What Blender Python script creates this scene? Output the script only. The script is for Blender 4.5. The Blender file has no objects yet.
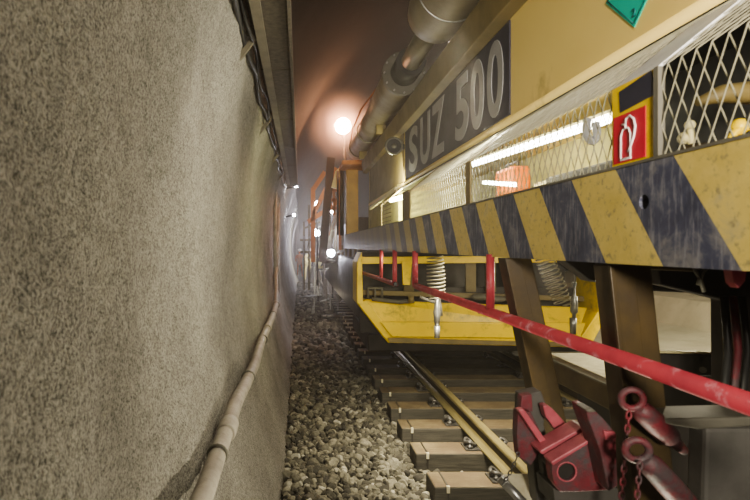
import bpy, math, random
import numpy as np
from mathutils import Vector, Matrix, noise
random.seed(7); RNG = np.random.default_rng(7)
PI = math.pi
S = bpy.context.scene
COL = S.collection
F = 502.0; VX, VY = 300.0, 246.0; CZ = 1.95          # focal length in pixels, vanishing point, eye height

def at(x, y, Y):
    """the point of the place seen at pixel (x, y) at distance Y"""
    return Vector(((x-VX)*Y/F, Y, CZ-(y-VY)*Y/F))

# ------------------------------------------------------------------ materials
def _nodes(name):
    m = bpy.data.materials.new(name); m.use_nodes = True
    nt = m.node_tree; nt.nodes.clear()
    out = nt.nodes.new('ShaderNodeOutputMaterial')
    return m, nt, out
def ramp(nt, fac, stops):
    r = nt.nodes.new('ShaderNodeValToRGB')
    els = r.color_ramp.elements
    while len(els) < len(stops): els.new(0.5)
    for e, (p, c) in zip(els, stops):
        e.position = p; e.color = (c[0], c[1], c[2], 1) if not isinstance(c, (int, float)) else (c, c, c, 1)
    nt.links.new(fac, r.inputs['Fac']); return r.outputs['Color']
def noise_tex(nt, co, scale, detail=4, rough=.55, dist=0):
    n = nt.nodes.new('ShaderNodeTexNoise'); n.inputs['Scale'].default_value = scale
    n.inputs['Detail'].default_value = detail; n.inputs['Roughness'].default_value = rough
    n.inputs['Distortion'].default_value = dist
    nt.links.new(co, n.inputs['Vector']); return n.outputs['Fac']
def mixc(nt, fac, a, b, mode='MIX'):
    m = nt.nodes.new('ShaderNodeMix'); m.data_type = 'RGBA'; m.blend_type = mode
    for sock, v in ((m.inputs[0], fac), (m.inputs[6], a), (m.inputs[7], b)):
        if hasattr(v, 'links') or isinstance(v, bpy.types.NodeSocket): nt.links.new(v, sock)
        elif isinstance(v, (int, float)): sock.default_value = v
        else: sock.default_value = (*v, 1)
    return m.outputs[2]
def coords(nt, kind='Object', scale=(1,1,1)):
    t = nt.nodes.new('ShaderNodeTexCoord')
    if scale == (1,1,1): return t.outputs[kind]
    mp = nt.nodes.new('ShaderNodeMapping'); mp.inputs['Scale'].default_value = scale
    nt.links.new(t.outputs[kind], mp.inputs['Vector']); return mp.outputs['Vector']
def world_co(nt, scale=(1,1,1)):
    g = nt.nodes.new('ShaderNodeNewGeometry')
    if scale == (1,1,1): return g.outputs['Position']
    mp = nt.nodes.new('ShaderNodeMapping'); mp.inputs['Scale'].default_value = scale
    nt.links.new(g.outputs['Position'], mp.inputs['Vector']); return mp.outputs['Vector']
def bump(nt, h, strength, dist, prev=None):
    b = nt.nodes.new('ShaderNodeBump'); b.inputs['Strength'].default_value = strength
    b.inputs['Distance'].default_value = dist
    nt.links.new(h, b.inputs['Height'])
    if prev: nt.links.new(prev, b.inputs['Normal'])
    return b.outputs['Normal']
def surf(name, col, col2=None, scale=8, rough=.6, metal=0, bumpv=.25, bdist=.004, bscale=None,
         dirt=None, dirt_scale=3, dirt_amt=.5, stretch=(1,1,1), spec=.5):
    """paint, metal, concrete: two tones by noise, patches of dirt or wear, fine bump"""
    m, nt, out = _nodes(name)
    b = nt.nodes.new('ShaderNodeBsdfPrincipled'); nt.links.new(b.outputs[0], out.inputs['Surface'])
    co = world_co(nt, stretch)
    n1 = noise_tex(nt, co, scale, 6, .6)
    col2 = col2 or tuple(c*.65 for c in col)
    c = ramp(nt, n1, [(.3, col2), (.65, col)])
    if dirt:
        n2 = noise_tex(nt, co, dirt_scale, 8, .7, .3)
        f = ramp(nt, n2, [(.62-.25*dirt_amt, 0.0), (.78-.25*dirt_amt, 1.0)])
        c = mixc(nt, f, c, dirt)
    nt.links.new(c, b.inputs['Base Color'])
    n3 = noise_tex(nt, co, bscale or scale*6, 5, .65)
    r = ramp(nt, n1, [(0, min(1, rough+.15)), (1, max(.05, rough-.15))])
    nt.links.new(r, b.inputs['Roughness'])
    b.inputs['Metallic'].default_value = metal
    b.inputs['Specular IOR Level'].default_value = spec
    if bumpv: nt.links.new(bump(nt, n3, bumpv, bdist), b.inputs['Normal'])
    return m
def glow(name, col, strength):
    m, nt, out = _nodes(name)
    e = nt.nodes.new('ShaderNodeEmission'); e.inputs['Color'].default_value = (*col, 1)
    e.inputs['Strength'].default_value = strength
    nt.links.new(e.outputs[0], out.inputs['Surface']); return m

M = {}
M['yellow'] = surf('yellow_paint', (.80,.58,.015), (.70,.49,.012), 3, .45, bumpv=.1, dirt=(.30,.22,.03), dirt_scale=5, dirt_amt=.35)
M['body'] = surf('ochre_paint', (.74,.58,.22), (.68,.52,.18), 1.2, .5, bumpv=.05, dirt=(.33,.24,.08), dirt_scale=2, dirt_amt=.15)
M['gutter'] = surf('dirty_ochre', (.20,.15,.055), (.13,.10,.035), 4, .6, bumpv=.1)
M['cream'] = surf('cream_paint', (.75,.68,.38), (.62,.55,.28), 5, .5, bumpv=.05)
M['white'] = surf('white_paint', (.78,.78,.80), (.6,.6,.62), 9, .5, bumpv=.05, dirt=(.2,.2,.24), dirt_scale=14, dirt_amt=.05)
M['red'] = surf('worn_red_paint', (.36,.045,.06), (.27,.03,.045), 14, .5, bumpv=.12, dirt=(.46,.24,.28), dirt_scale=16, dirt_amt=.25)
M['darkred'] = surf('dirty_red_paint', (.22,.032,.045), (.10,.022,.03), 14, .55, bumpv=.5, bdist=.004, dirt=(.085,.065,.07), dirt_scale=13, dirt_amt=.75)
M['rededge'] = surf('bright_red_edge', (.48,.12,.15), (.32,.07,.09), 16, .4, bumpv=.2)
M['brown'] = surf('brown_steel', (.085,.058,.024), (.042,.029,.014), 7, .42, bumpv=.15, dirt=(.05,.035,.02), dirt_scale=6, dirt_amt=.35, spec=.6)
M['dark'] = surf('dark_steel', (.035,.03,.026), (.018,.016,.014), 6, .6, bumpv=.1)
M['black'] = surf('black_rubber', (.015,.015,.015), (.03,.03,.03), 10, .5, bumpv=.1)
M['grey'] = surf('grey_steel', (.16,.15,.12), (.10,.095,.075), 6, .55, bumpv=.15)
M['slate'] = surf('slate_panel', (.11,.105,.095), (.07,.068,.06), 9, .7, bumpv=.3)
M['rail'] = surf('rail_steel', (.34,.29,.14), (.20,.165,.08), 3, .38, metal=.55, bumpv=.1, stretch=(6,.6,6))
M['web'] = surf('shaded_rail_web', (.045,.032,.018), (.025,.018,.012), 12, .7, bumpv=.3)  # shade on the rail's side put into a darker web colour
M['clip'] = surf('oily_clip_steel', (.10,.095,.09), (.03,.03,.03), 30, .35, metal=.3, bumpv=.3)
M['zinc'] = surf('zinc_wire', (.33,.31,.22), (.22,.205,.14), 20, .5, metal=.1, bumpv=0)
M['chrome'] = surf('bright_metal', (.42,.42,.40), (.25,.25,.24), 20, .35, metal=.8, bumpv=0)
M['duct'] = surf('painted_duct', (.25,.215,.14), (.17,.145,.09), 4, .5, metal=.2, bumpv=.1)
M['pipe'] = surf('dusty_grey_pipe', (.36,.33,.28), (.25,.225,.19), 9, .6, bumpv=.2, dirt=(.18,.16,.13), dirt_scale=12, dirt_amt=.3)
M['tray'] = surf('dusty_tray_steel', (.13,.115,.08), (.08,.07,.05), 5, .6, bumpv=.15)
M['plank'] = surf('dark_plank', (.075,.062,.042), (.04,.034,.024), 4, .75, bumpv=.3, stretch=(8,8,30))
M['navy'] = surf('navy_sign', (.035,.035,.06), (.02,.02,.035), 4, .5, bumpv=.03)
M['letter'] = surf('grey_lettering', (.33,.33,.34), (.25,.25,.25), 5, .6, bumpv=0)
M['signred'] = surf('sign_red', (.62,.02,.05), (.5,.02,.04), 10, .45, bumpv=.03)
M['signwhite'] = surf('sign_white', (.85,.8,.8), (.75,.7,.7), 10, .45, bumpv=0)
M['innerwall'] = surf('inner_wall_paint', (.46,.42,.16), (.33,.30,.11), 3, .6, bumpv=.05, dirt=(.2,.16,.07), dirt_scale=4, dirt_amt=.3)
M['endpost'] = surf('orange_yellow_post', (.42,.25,.04), (.30,.17,.03), 5, .5, bumpv=.05)
M['teal'] = surf('sign_teal', (.03,.48,.36), (.02,.42,.32), 6, .45, bumpv=0)
M['tealdark'] = surf('sign_teal_dark', (.01,.13,.13), (.01,.1,.1), 6, .45, bumpv=0)
M['orange'] = surf('orange_plastic', (.80,.20,.0), (.62,.13,.0), 8, .5, bumpv=.05)
M['farorange'] = surf('orange_frame_paint', (.60,.24,.07), (.38,.14,.05), 2, .6, bumpv=.05)
M['skin'] = surf('skin', (.45,.26,.18), (.4,.22,.15), 9, .6, bumpv=0)
M['vest'] = surf('orange_workwear', (.75,.2,.04), (.55,.14,.03), 6, .7, bumpv=.1)
M['limeclothes'] = surf('pale_yellow_workwear', (.75,.68,.32), (.6,.52,.22), 6, .7, bumpv=.1)
M['navycloth'] = surf('dark_trousers', (.06,.06,.08), (.03,.03,.05), 6, .8, bumpv=.1)
M['concrete'] = surf('pale_concrete', (.42,.38,.27), (.33,.29,.2), 2.5, .85, bumpv=.5, bscale=60, dirt=(.22,.2,.15), dirt_scale=1.5, dirt_amt=.2)
M['canvas'] = surf('pale_dusty_deck', (.66,.62,.46), (.52,.48,.34), 20, .9, bumpv=.5, bscale=120)
M['tube'] = glow('tube_white', (1,.97,.80), 20)
M['tube_dim'] = glow('tube_far', (1,.98,.70), 30)
M['orangelamp'] = glow('orange_lamp_glass', (1,.50,.26), 160)
M['bluelamp'] = glow('cold_lamp_glass', (.88,.88,1), 220)
M['smalllamp'] = glow('white_lamp_glass', (1,.92,.85), 90)

# sleepers: brown tops, grey flanks, grain along X
def sleeper_mat():
    m, nt, out = _nodes('sleeper_wood')
    b = nt.nodes.new('ShaderNodeBsdfPrincipled'); nt.links.new(b.outputs[0], out.inputs['Surface'])
    co = world_co(nt, (1.2, 14, 14))
    n = noise_tex(nt, co, 4, 6, .65)
    n2 = noise_tex(nt, world_co(nt), 3.5, 5, .6)
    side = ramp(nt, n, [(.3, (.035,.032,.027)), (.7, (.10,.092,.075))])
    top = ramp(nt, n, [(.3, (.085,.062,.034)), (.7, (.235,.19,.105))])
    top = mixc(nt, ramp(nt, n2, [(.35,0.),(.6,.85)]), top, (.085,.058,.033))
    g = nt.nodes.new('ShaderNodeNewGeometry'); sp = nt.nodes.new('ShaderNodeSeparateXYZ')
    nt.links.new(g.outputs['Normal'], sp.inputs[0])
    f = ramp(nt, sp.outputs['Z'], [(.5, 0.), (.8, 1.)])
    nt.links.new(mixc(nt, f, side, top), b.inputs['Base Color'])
    b.inputs['Roughness'].default_value = .8
    nt.links.new(bump(nt, n, .5, .006), b.inputs['Normal'])
    return m
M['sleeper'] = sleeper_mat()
# stones: one tone per stone
def stone_mat():
    m, nt, out = _nodes('ballast_stone')
    b = nt.nodes.new('ShaderNodeBsdfPrincipled'); nt.links.new(b.outputs[0], out.inputs['Surface'])
    g = nt.nodes.new('ShaderNodeNewGeometry')
    c = ramp(nt, g.outputs['Random Per Island'], [(0,(.035,.032,.026)),(.35,(.10,.092,.07)),(.7,(.19,.178,.135)),(.93,(.28,.26,.20)),(1,(.45,.43,.36))])
    n = noise_tex(nt, world_co(nt), 60, 4, .6)
    c = mixc(nt, .55, c, ramp(nt, n, [(.3,.35),(.7,1.)]), 'MULTIPLY')
    nt.links.new(c, b.inputs['Base Color']); b.inputs['Roughness'].default_value = .9
    nt.links.new(bump(nt, n, .4, .004), b.inputs['Normal'])
    return m
M['stone'] = stone_mat()
M['ground'] = surf('ballast_fines', (.10,.09,.07), (.05,.045,.035), 20, .95, bumpv=.8, bscale=30, bdist=.02)
# sprayed concrete
def shotcrete(name, base, darkc, lightc):
    m, nt, out = _nodes(name)
    b = nt.nodes.new('ShaderNodeBsdfPrincipled'); nt.links.new(b.outputs[0], out.inputs['Surface'])
    co = world_co(nt)
    big = noise_tex(nt, co, 1.3, 4, .55); mid = noise_tex(nt, co, 30, 5, .65); fine = noise_tex(nt, co, 120, 4, .7)
    c = ramp(nt, big, [(.3, darkc), (.5, base), (.72, lightc)])
    c = mixc(nt, .55, c, ramp(nt, mid, [(.30,.35),(.58,1.)]), 'MULTIPLY')
    c = mixc(nt, .85, c, ramp(nt, fine, [(.36,.25),(.56,1.)]), 'MULTIPLY')
    nt.links.new(c, b.inputs['Base Color']); b.inputs['Roughness'].default_value = .93
    b.inputs['Specular IOR Level'].default_value = .25
    v = nt.nodes.new('ShaderNodeTexVoronoi'); v.inputs['Scale'].default_value = 75; nt.links.new(co, v.inputs['Vector'])
    n1 = bump(nt, mid, .8, .016); n2 = bump(nt, v.outputs['Distance'], .6, .008, n1); n3 = bump(nt, fine, .9, .006, n2)
    nt.links.new(n3, b.inputs['Normal']); return m
M['shotcrete'] = shotcrete('shotcrete', (.34,.32,.28), (.24,.226,.195), (.41,.39,.335))
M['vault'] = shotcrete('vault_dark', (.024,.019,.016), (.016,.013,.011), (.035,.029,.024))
M['farwall'] = shotcrete('right_wall_concrete', (.50,.46,.34), (.36,.33,.25), (.60,.56,.42))
# hazard stripes painted on the side of the beam
def hazard():
    m, nt, out = _nodes('hazard_paint')
    b = nt.nodes.new('ShaderNodeBsdfPrincipled'); nt.links.new(b.outputs[0], out.inputs['Surface'])
    g = nt.nodes.new('ShaderNodeNewGeometry'); sp = nt.nodes.new('ShaderNodeSeparateXYZ')
    nt.links.new(g.outputs['Position'], sp.inputs[0])
    def math_(op, a, bb):
        n = nt.nodes.new('ShaderNodeMath'); n.operation = op
        for i, v in enumerate((a, bb)):
            if isinstance(v, (int, float)): n.inputs[i].default_value = v
            else: nt.links.new(v, n.inputs[i])
        return n.outputs[0]
    zz = math_('MULTIPLY', math_('SUBTRACT', sp.outputs['Z'], 1.905), .70)
    u = math_('SUBTRACT', math_('SUBTRACT', sp.outputs['Y'], zz), .908-4.04)
    u = math_('DIVIDE', u, .404); u = math_('FRACT', u, 0)
    dk = math_('LESS_THAN', u, .49)
    co = world_co(nt)
    n = noise_tex(nt, co, 9, 8, .7, .4); fine = noise_tex(nt, co, 45, 6, .7); st = noise_tex(nt, world_co(nt, (1, 9, 1.2)), 9, 5, .7)
    yel = ramp(nt, n, [(.3,(.52,.40,.11)),(.58,(.62,.49,.16)),(.72,(.38,.34,.22))])
    yel = mixc(nt, ramp(nt, fine, [(.54,0.),(.66,.8)]), yel, (.22,.19,.12))
    drk = ramp(nt, n, [(.32,(.030,.033,.062)),(.52,(.065,.070,.115)),(.70,(.26,.25,.24))])
    drk = mixc(nt, ramp(nt, st, [(.50,0.),(.68,.7)]), drk, (.28,.28,.31))
    c = mixc(nt, dk, yel, drk)
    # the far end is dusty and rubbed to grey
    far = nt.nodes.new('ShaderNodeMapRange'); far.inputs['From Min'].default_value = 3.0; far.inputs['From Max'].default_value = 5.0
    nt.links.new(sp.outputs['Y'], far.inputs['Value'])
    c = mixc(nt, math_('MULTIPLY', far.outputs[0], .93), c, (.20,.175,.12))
    nt.links.new(c, b.inputs['Base Color']); b.inputs['Roughness'].default_value = .5
    nt.links.new(bump(nt, fine, .15, .003), b.inputs['Normal'])
    return m
M['hazard'] = hazard()

# ------------------------------------------------------------------ mesh building
class MB:
    def __init__(s): s.v = []; s.f = []; s.sm = []
    def add(s, vs, fs, smooth=False):
        n = len(s.v); s.v += [Vector(v) for v in vs]; s.f += [tuple(i+n for i in f) for f in fs]; s.sm += [smooth]*len(fs)
        return s
    def box(s, x0, x1, y0, y1, z0, z1):
        return s.hexa([(x0,y0,z0),(x1,y0,z0),(x1,y1,z0),(x0,y1,z0),(x0,y0,z1),(x1,y0,z1),(x1,y1,z1),(x0,y1,z1)])
    def hexa(s, p):
        return s.add(p, [(0,3,2,1),(4,5,6,7),(0,1,5,4),(1,2,6,5),(2,3,7,6),(3,0,4,7)])
    def bar(s, a, b, w, h, up=(0,0,1)):
        """rectangular bar from a to b, width w across, height h along up"""
        a, b = Vector(a), Vector(b); d = (b-a).normalized(); u = Vector(up)
        sx = d.cross(u)
        if sx.length < 1e-5: sx = d.cross(Vector((1,0,0)))
        sx.normalize(); u = sx.cross(d).normalized(); sx *= w/2; u *= h/2
        return s.hexa([a-sx-u, a+sx-u, b+sx-u, b-sx-u, a-sx+u, a+sx+u, b+sx+u, b-sx+u])
    def tube(s, pts, r, n=12, cap=True, closed=False):
        pts = [Vector(p) for p in pts]; rs = r if isinstance(r, (list, tuple)) else [r]*len(pts)
        vs, fs = [], []; prev = None; m = len(pts)
        for i, p in enumerate(pts):
            if closed: t = pts[(i+1) % m]-pts[i-1]
            else: t = (pts[min(i+1, m-1)]-pts[max(i-1, 0)])
            t.normalize()
            if prev is None:
                a = t.cross(Vector((0,0,1)))
                if a.length < 1e-3: a = t.cross(Vector((1,0,0)))
                a.normalize()
            else:
                a = prev - t*prev.dot(t); a.normalize()
            prev = a; b = t.cross(a)
            for k in range(n):
                th = 2*PI*k/n; vs.append(p+(a*math.cos(th)+b*math.sin(th))*rs[i])
        segs = m if closed else m-1
        for i in range(segs):
            for k in range(n):
                j = (i+1) % m
                fs.append((i*n+k, i*n+(k+1)%n, j*n+(k+1)%n, j*n+k))
        s.add(vs, fs, True)
        if cap and not closed:
            q = len(s.v)-len(vs)
            s.f.append(tuple(q+k for k in reversed(range(n)))); s.f.append(tuple(q+(m-1)*n+k for k in range(n))); s.sm += [False, False]
        return s
    def prism(s, poly, vec):
        """closed outline of 3D points pushed along vec"""
        n = len(poly); vec = Vector(vec); p = [Vector(q) for q in poly]
        vs = p+[q+vec for q in p]
        fs = [tuple(reversed(range(n))), tuple(range(n, 2*n))]+[(i, (i+1)%n, n+(i+1)%n, n+i) for i in range(n)]
        return s.add(vs, fs)
    def ring(s, c, axis, R, r, n=24, m=8):
        c = Vector(c); ax = Vector(axis).normalized(); a = ax.cross(Vector((0,0,1)))
        if a.length < 1e-3: a = ax.cross(Vector((1,0,0)))
        a.normalize(); b = ax.cross(a)
        return s.tube([c+(a*math.cos(2*PI*i/n)+b*math.sin(2*PI*i/n))*R for i in range(n)], r, m, closed=True)
    def ball(s, c, r, n=10, m=6, sc=(1,1,1)):
        vs = []; fs = []
        for i in range(m+1):
            ph = PI*i/m
            for k in range(n):
                th = 2*PI*k/n; vs.append(Vector(c)+Vector((math.sin(ph)*math.cos(th)*r*sc[0], math.sin(ph)*math.sin(th)*r*sc[1], math.cos(ph)*r*sc[2])))
        for i in range(m):
            for k in range(n): fs.append((i*n+k, (i+1)*n+k, (i+1)*n+(k+1)%n, i*n+(k+1)%n))
        return s.add(vs, fs, True)
    def build(s, name, mat, parent=None, bev=0, label=None, base=False):
        v = np.array([tuple(p) for p in s.v]); lo, hi = v.min(0), v.max(0)
        c = Vector(((lo[0]+hi[0])/2, (lo[1]+hi[1])/2, lo[2] if (base or parent is None) else (lo[2]+hi[2])/2))
        me = bpy.data.meshes.new(name)
        me.from_pydata([tuple(p-c) for p in s.v], [], s.f)
        me.polygons.foreach_set('use_smooth', s.sm); me.update()
        me.materials.append(M[mat] if isinstance(mat, str) else mat)
        o = bpy.data.objects.new(name, me); COL.objects.link(o)
        WP[o.name] = c.copy()
        if parent: o.parent = parent; o.location = c-WP[parent.name]
        else: o.location = c
        if bev:
            b = o.modifiers.new('bevel', 'BEVEL'); b.width = bev; b.segments = 2; b.limit_method = 'ANGLE'; b.angle_limit = math.radians(40)
            b.harden_normals = False
        if label: o['label'] = label
        return o
WP = {}
def tag(o, label, cat, group=None, kind=None):
    if label: o['label'] = label
    if cat: o['category'] = cat
    if group: o['group'] = group
    if kind: o['kind'] = kind
    return o
def thing(name, loc, label, cat, group=None):
    o = bpy.data.objects.new(name, None); COL.objects.link(o); o.location = loc; o.empty_display_size = .1
    WP[o.name] = Vector(loc); return tag(o, label, cat, group)
def dup(root, loc, label=None, group=None, skip=()):
    r = root.copy(); COL.objects.link(r); r.location = loc
    if label: r['label'] = label
    if group: r['group'] = group
    for ch in list(root.children):
        if ch.name.split('.')[0] in skip: continue
        c = ch.copy(); COL.objects.link(c); c.parent = r
        for g in list(ch.children):
            d = g.copy(); COL.objects.link(d); d.parent = c
    return r
def struct(o): o['kind'] = 'structure'; return o

# ------------------------------------------------------------------ the tunnel
R = 5.0; CX = 4.48; YN, YF = -1.2, 75.0
def arc(th): return (CX-R*math.cos(th), CZ+R*math.sin(th))      # th = 0 at eye height on the left
def lin(a, b, n): return [a+(b-a)*i/n for i in range(n+1)]
# left wall, with the lumps of the sprayed concrete modelled near the camera
th0 = -math.asin(2.05/R); th1 = math.asin(1.9/R)
ys = lin(-1.2, .25, 14)[:-1]+lin(.25, 1.3, 130)[:-1]+lin(1.3, 3.2, 120)[:-1]+lin(3.2, 8, 110)[:-1]+lin(8, 25, 60)[:-1]+lin(25, 75, 20)
ths = lin(th0, th1, 290)
vs = []
for y in ys:
    for t in ths:
        x, z = arc(t); p = Vector((x*3, y, z))
        q = Vector((x, y, z))
        d = .030*noise.noise(q*1.7)+.010*noise.noise(q*7)+.0045*noise.noise(q*24)+.0035*noise.noise(q*60)
        # a rough honeycombed patch low on the near wall
        w = max(0, 1-abs(y-.45)/.35)*max(0, 1-abs(z-1.80)/.5)
        if w > 0: d -= .022*w*max(0, noise.noise(q*32)+.1)
        vs.append((x+d*math.cos(t), y, z-d*math.sin(t)))
nT = len(ths); fs = []
for i in range(len(ys)-1):
    for k in range(nT-1): fs.append((i*nT+k, i*nT+k+1, (i+1)*nT+k+1, (i+1)*nT+k))
struct(MB().add(vs, fs, True).build('wall_left', 'shotcrete'))
def shell(name, a0, a1, n, mat, ampl=.05):
    vs, fs = [], []; yy = lin(YN, 12, 60)[:-1]+lin(12, YF, 40); tt = lin(a0, a1, n)
    for y in yy:
        for t in tt:
            x, z = arc(t); d = ampl*noise.noise(Vector((x*1.2, y*.8, z*1.2)))
            vs.append((x+d*math.cos(t), y, z-d*math.sin(t)))
    for i in range(len(yy)-1):
        for k in range(n): fs.append((i*(n+1)+k, i*(n+1)+k+1, (i+1)*(n+1)+k+1, (i+1)*(n+1)+k))
    return struct(MB().add(vs, fs, True).build(name, mat))
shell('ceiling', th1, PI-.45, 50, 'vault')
shell('wall_right', PI-.45, PI+math.asin(2.05/R), 26, 'farwall')
struct(MB().box(-1.0, 10.2, YN, YF, -.25, -.10).build('floor', 'ground'))
struct(MB().box(-1.0, 10.2, YF, YF+.2, -.2, 7.4).build('wall_back', 'vault'))
# the raised concrete ground on the far side of the track
o = MB().prism([(4.55,YN,-.12),(4.62,YN,.42),(6.3,YN,.62),(6.5,YN,1.05),(9.6,YN,1.25),(9.6,YN,-.12)], (0,YF-YN,0)).build('walkway', 'concrete'); struct(o)

# ------------------------------------------------------------------ ballast
def ground_h(x, y):
    h = .015*noise.noise(Vector((x*2.2, y*1.6, 0)))+.012*noise.noise(Vector((x*7, y*6, 3)))
    if x < .9: h += .035*max(0, min(1, (.9-x)/.8))
    return h-.01
def ico(sub):
    t = (1+5**.5)/2
    v = [(-1,t,0),(1,t,0),(-1,-t,0),(1,-t,0),(0,-1,t),(0,1,t),(0,-1,-t),(0,1,-t),(t,0,-1),(t,0,1),(-t,0,-1),(-t,0,1)]
    f = [(0,11,5),(0,5,1),(0,1,7),(0,7,10),(0,10,11),(1,5,9),(5,11,4),(11,10,2),(10,7,6),(7,1,8),(3,9,4),(3,4,2),(3,2,6),(3,6,8),(3,8,9),(4,9,5),(2,4,11),(6,2,10),(8,6,7),(9,8,1)]
    v = [Vector(p).normalized() for p in v]
    for _ in range(sub):
        c = {}; nf = []
        def mid(a, b):
            k = (min(a,b), max(a,b))
            if k not in c: v.append(((v[a]+v[b])/2).normalized()); c[k] = len(v)-1
            return c[k]
        for a, b, d in f:
            ab, bd, da = mid(a,b), mid(b,d), mid(d,a); nf += [(a,ab,da),(b,bd,ab),(d,da,bd),(ab,bd,da)]
        f = nf
    return np.array([tuple(p) for p in v]), np.array(f)
def stone_shape(sub):
    v, f = ico(sub); v = v.copy()
    for _ in range(7):                                   # cut flat facets
        n = RNG.normal(size=3); n /= np.linalg.norm(n); d = RNG.uniform(.42, .80)
        k = v@n; over = k > d; v[over] -= np.outer(k[over]-d, n)
    return v*RNG.uniform(.75, 1.2, size=3), f
shapes = {s: [stone_shape(s) for _ in range(10)] for s in (1, 2)}
V, Fc, off = [], [], 0
def put_stone(x, y, r, lift=0, sub=1):
    global off
    v, f = shapes[sub][RNG.integers(10)]
    a = RNG.normal(size=4); a /= np.linalg.norm(a); w, i, j, k = a
    Rm = np.array([[1-2*(j*j+k*k),2*(i*j-k*w),2*(i*k+j*w)],[2*(i*j+k*w),1-2*(i*i+k*k),2*(j*k-i*w)],[2*(i*k-j*w),2*(j*k+i*w),1-2*(i*i+j*j)]])
    V.append((v@Rm.T)*r+np.array([x, y, ground_h(x, y)+lift])); Fc.append(f+off); off += len(v)
def wall_x(z): return CX-math.sqrt(R*R-(z-CZ)**2)
y = 2.9
while y < 26:
    step = .040 if y < 5.5 else (.055 if y < 9 else .10)
    x = -.10
    while x < 1.12:
        r = (RNG.uniform(.016, .040) if RNG.random() < .75 else RNG.uniform(.036, .052)) if y < 5.5 else RNG.uniform(.028, .050)
        if RNG.random() < .06: r *= 1.35
        if y >= 9: r *= 1.6
        px, py = x+RNG.uniform(-.5,.5)*step, y+RNG.uniform(-.5,.5)*step
        if px > .98 and ((py-3.70) % .6) < .30: px = .96
        put_stone(px, py, r, RNG.uniform(0, .022), 2 if (y < 5 and RNG.random() < .5) else 1)
        x += step
    y += step
y = 3.0                                                   # between and beyond the sleepers
while y < 12:
    st = .075
    for x in np.arange(1.1, 4.5, st):
        ph = (y-3.73) % .6
        if .02 < ph < .25 and x < 3.85: continue
        put_stone(x+RNG.uniform(-.03,.03), y+RNG.uniform(-.02,.02), RNG.uniform(.03,.045), RNG.uniform(-.02, .02), 1)
    y += st
Vn = np.concatenate(V); Fn = np.concatenate(Fc)
me = bpy.data.meshes.new('ballast_stones'); me.from_pydata(Vn.tolist(), [], Fn.tolist()); me.update()
me.materials.append(M['stone']); o = bpy.data.objects.new('ballast_stones', me); COL.objects.link(o)
tag(o, 'loose grey-beige crushed stone ballast between the wall and the sleepers', 'gravel', kind='stuff')
vs = []; fs = []; xs = lin(-.6, 4.7, 90); yy = lin(-1, 26, 180)
for y in yy:
    for x in xs: vs.append((x, y, ground_h(x, y)-.012))
for i in range(len(yy)-1):
    for k in range(len(xs)-1): fs.append((i*91+k, i*91+k+1, (i+1)*91+k+1, (i+1)*91+k))
struct(MB().add(vs, fs, True).build('ground_bed', 'ground'))

# ------------------------------------------------------------------ sleepers and rails
RX = (1.65, 3.15); ZS = .16; ZR = .33
def make_sleeper(Y):
    t = thing('sleeper', (2.4, Y+.13, -.03), 'x', 'sleeper', 'sleepers of the track')
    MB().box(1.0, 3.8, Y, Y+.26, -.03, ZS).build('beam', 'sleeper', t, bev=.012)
    MB().box(1.095, 1.108, Y-.003, Y+.263, .0, ZS+.003).build('end_band', 'dark', t)
    MB().box(1.090, 1.113, Y-.006, Y+.012, ZS-.045, ZS+.005).build('band_tag', 'canvas', t)
    for x in RX:
        MB().box(x-.20, x+.20, Y+.05, Y+.21, ZS, ZS+.014).build('base_plate', 'clip', t, bev=.003)
        for sx in (-1, 1):
            cx = x+sx*.135
            m = MB(); pts = []
            for k in range(22):                           # a bent spring clip gripping the rail foot
                a = k/21*2*PI*1.15
                pts.append((cx+sx*(.012+.036*math.cos(a)), Y+.13+.050*math.sin(a)*(1 if k < 16 else .6), ZS+.045+.018*math.sin(a*1.5)))
            m.tube(pts, .0145, 8)
            m.bar((cx, Y+.13, ZS+.01), (cx-sx*.05, Y+.13, ZS+.035), .05, .018)
            cl = m.build('rail_clip', 'clip', t)
            for yo in (-.045, .05):
                MB().tube([(cx+sx*.02, Y+.13+yo, ZS+.01), (cx+sx*.02, Y+.13+yo, ZS+.035), (cx+sx*.02, Y+.13+yo, ZS+.036), (cx+sx*.02, Y+.13+yo, ZS+.072)], [.026,.026,.014,.014], 8).build('bolt', 'clip', cl)
    return t
ORD = ['nearest', 'second', 'third', 'fourth', 'fifth', 'sixth', 'seventh', 'eighth', 'ninth', 'tenth']
def slabel(i):
    if i == 0: return 'nearest brown-topped sleeper, whole top and rail clip showing at the bottom of the photo'
    if i <= 5: return 'brown-topped sleeper, the %s counted from the nearest one, beside the gravel' % ORD[i]
    return None
s0 = make_sleeper(3.73); s0['label'] = slabel(0)
for i in range(1, 42):
    lab = slabel(i) or ('dark sleeper in the shadow under and beyond the yellow end box' if i < 14 else 'tiny dim sleeper far down the track beyond the yellow end box')
    s = dup(s0, (2.4, 3.86+.6*i, -.03), lab, skip=('rail_clip','band_tag','end_band') if i > 16 else ())
    s['group'] = 'sleepers of the track' if i < 6 else ('dark sleepers under the yellow end box' if i < 14 else 'far sleepers')
s0['group'] = 'sleepers of the track'
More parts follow.
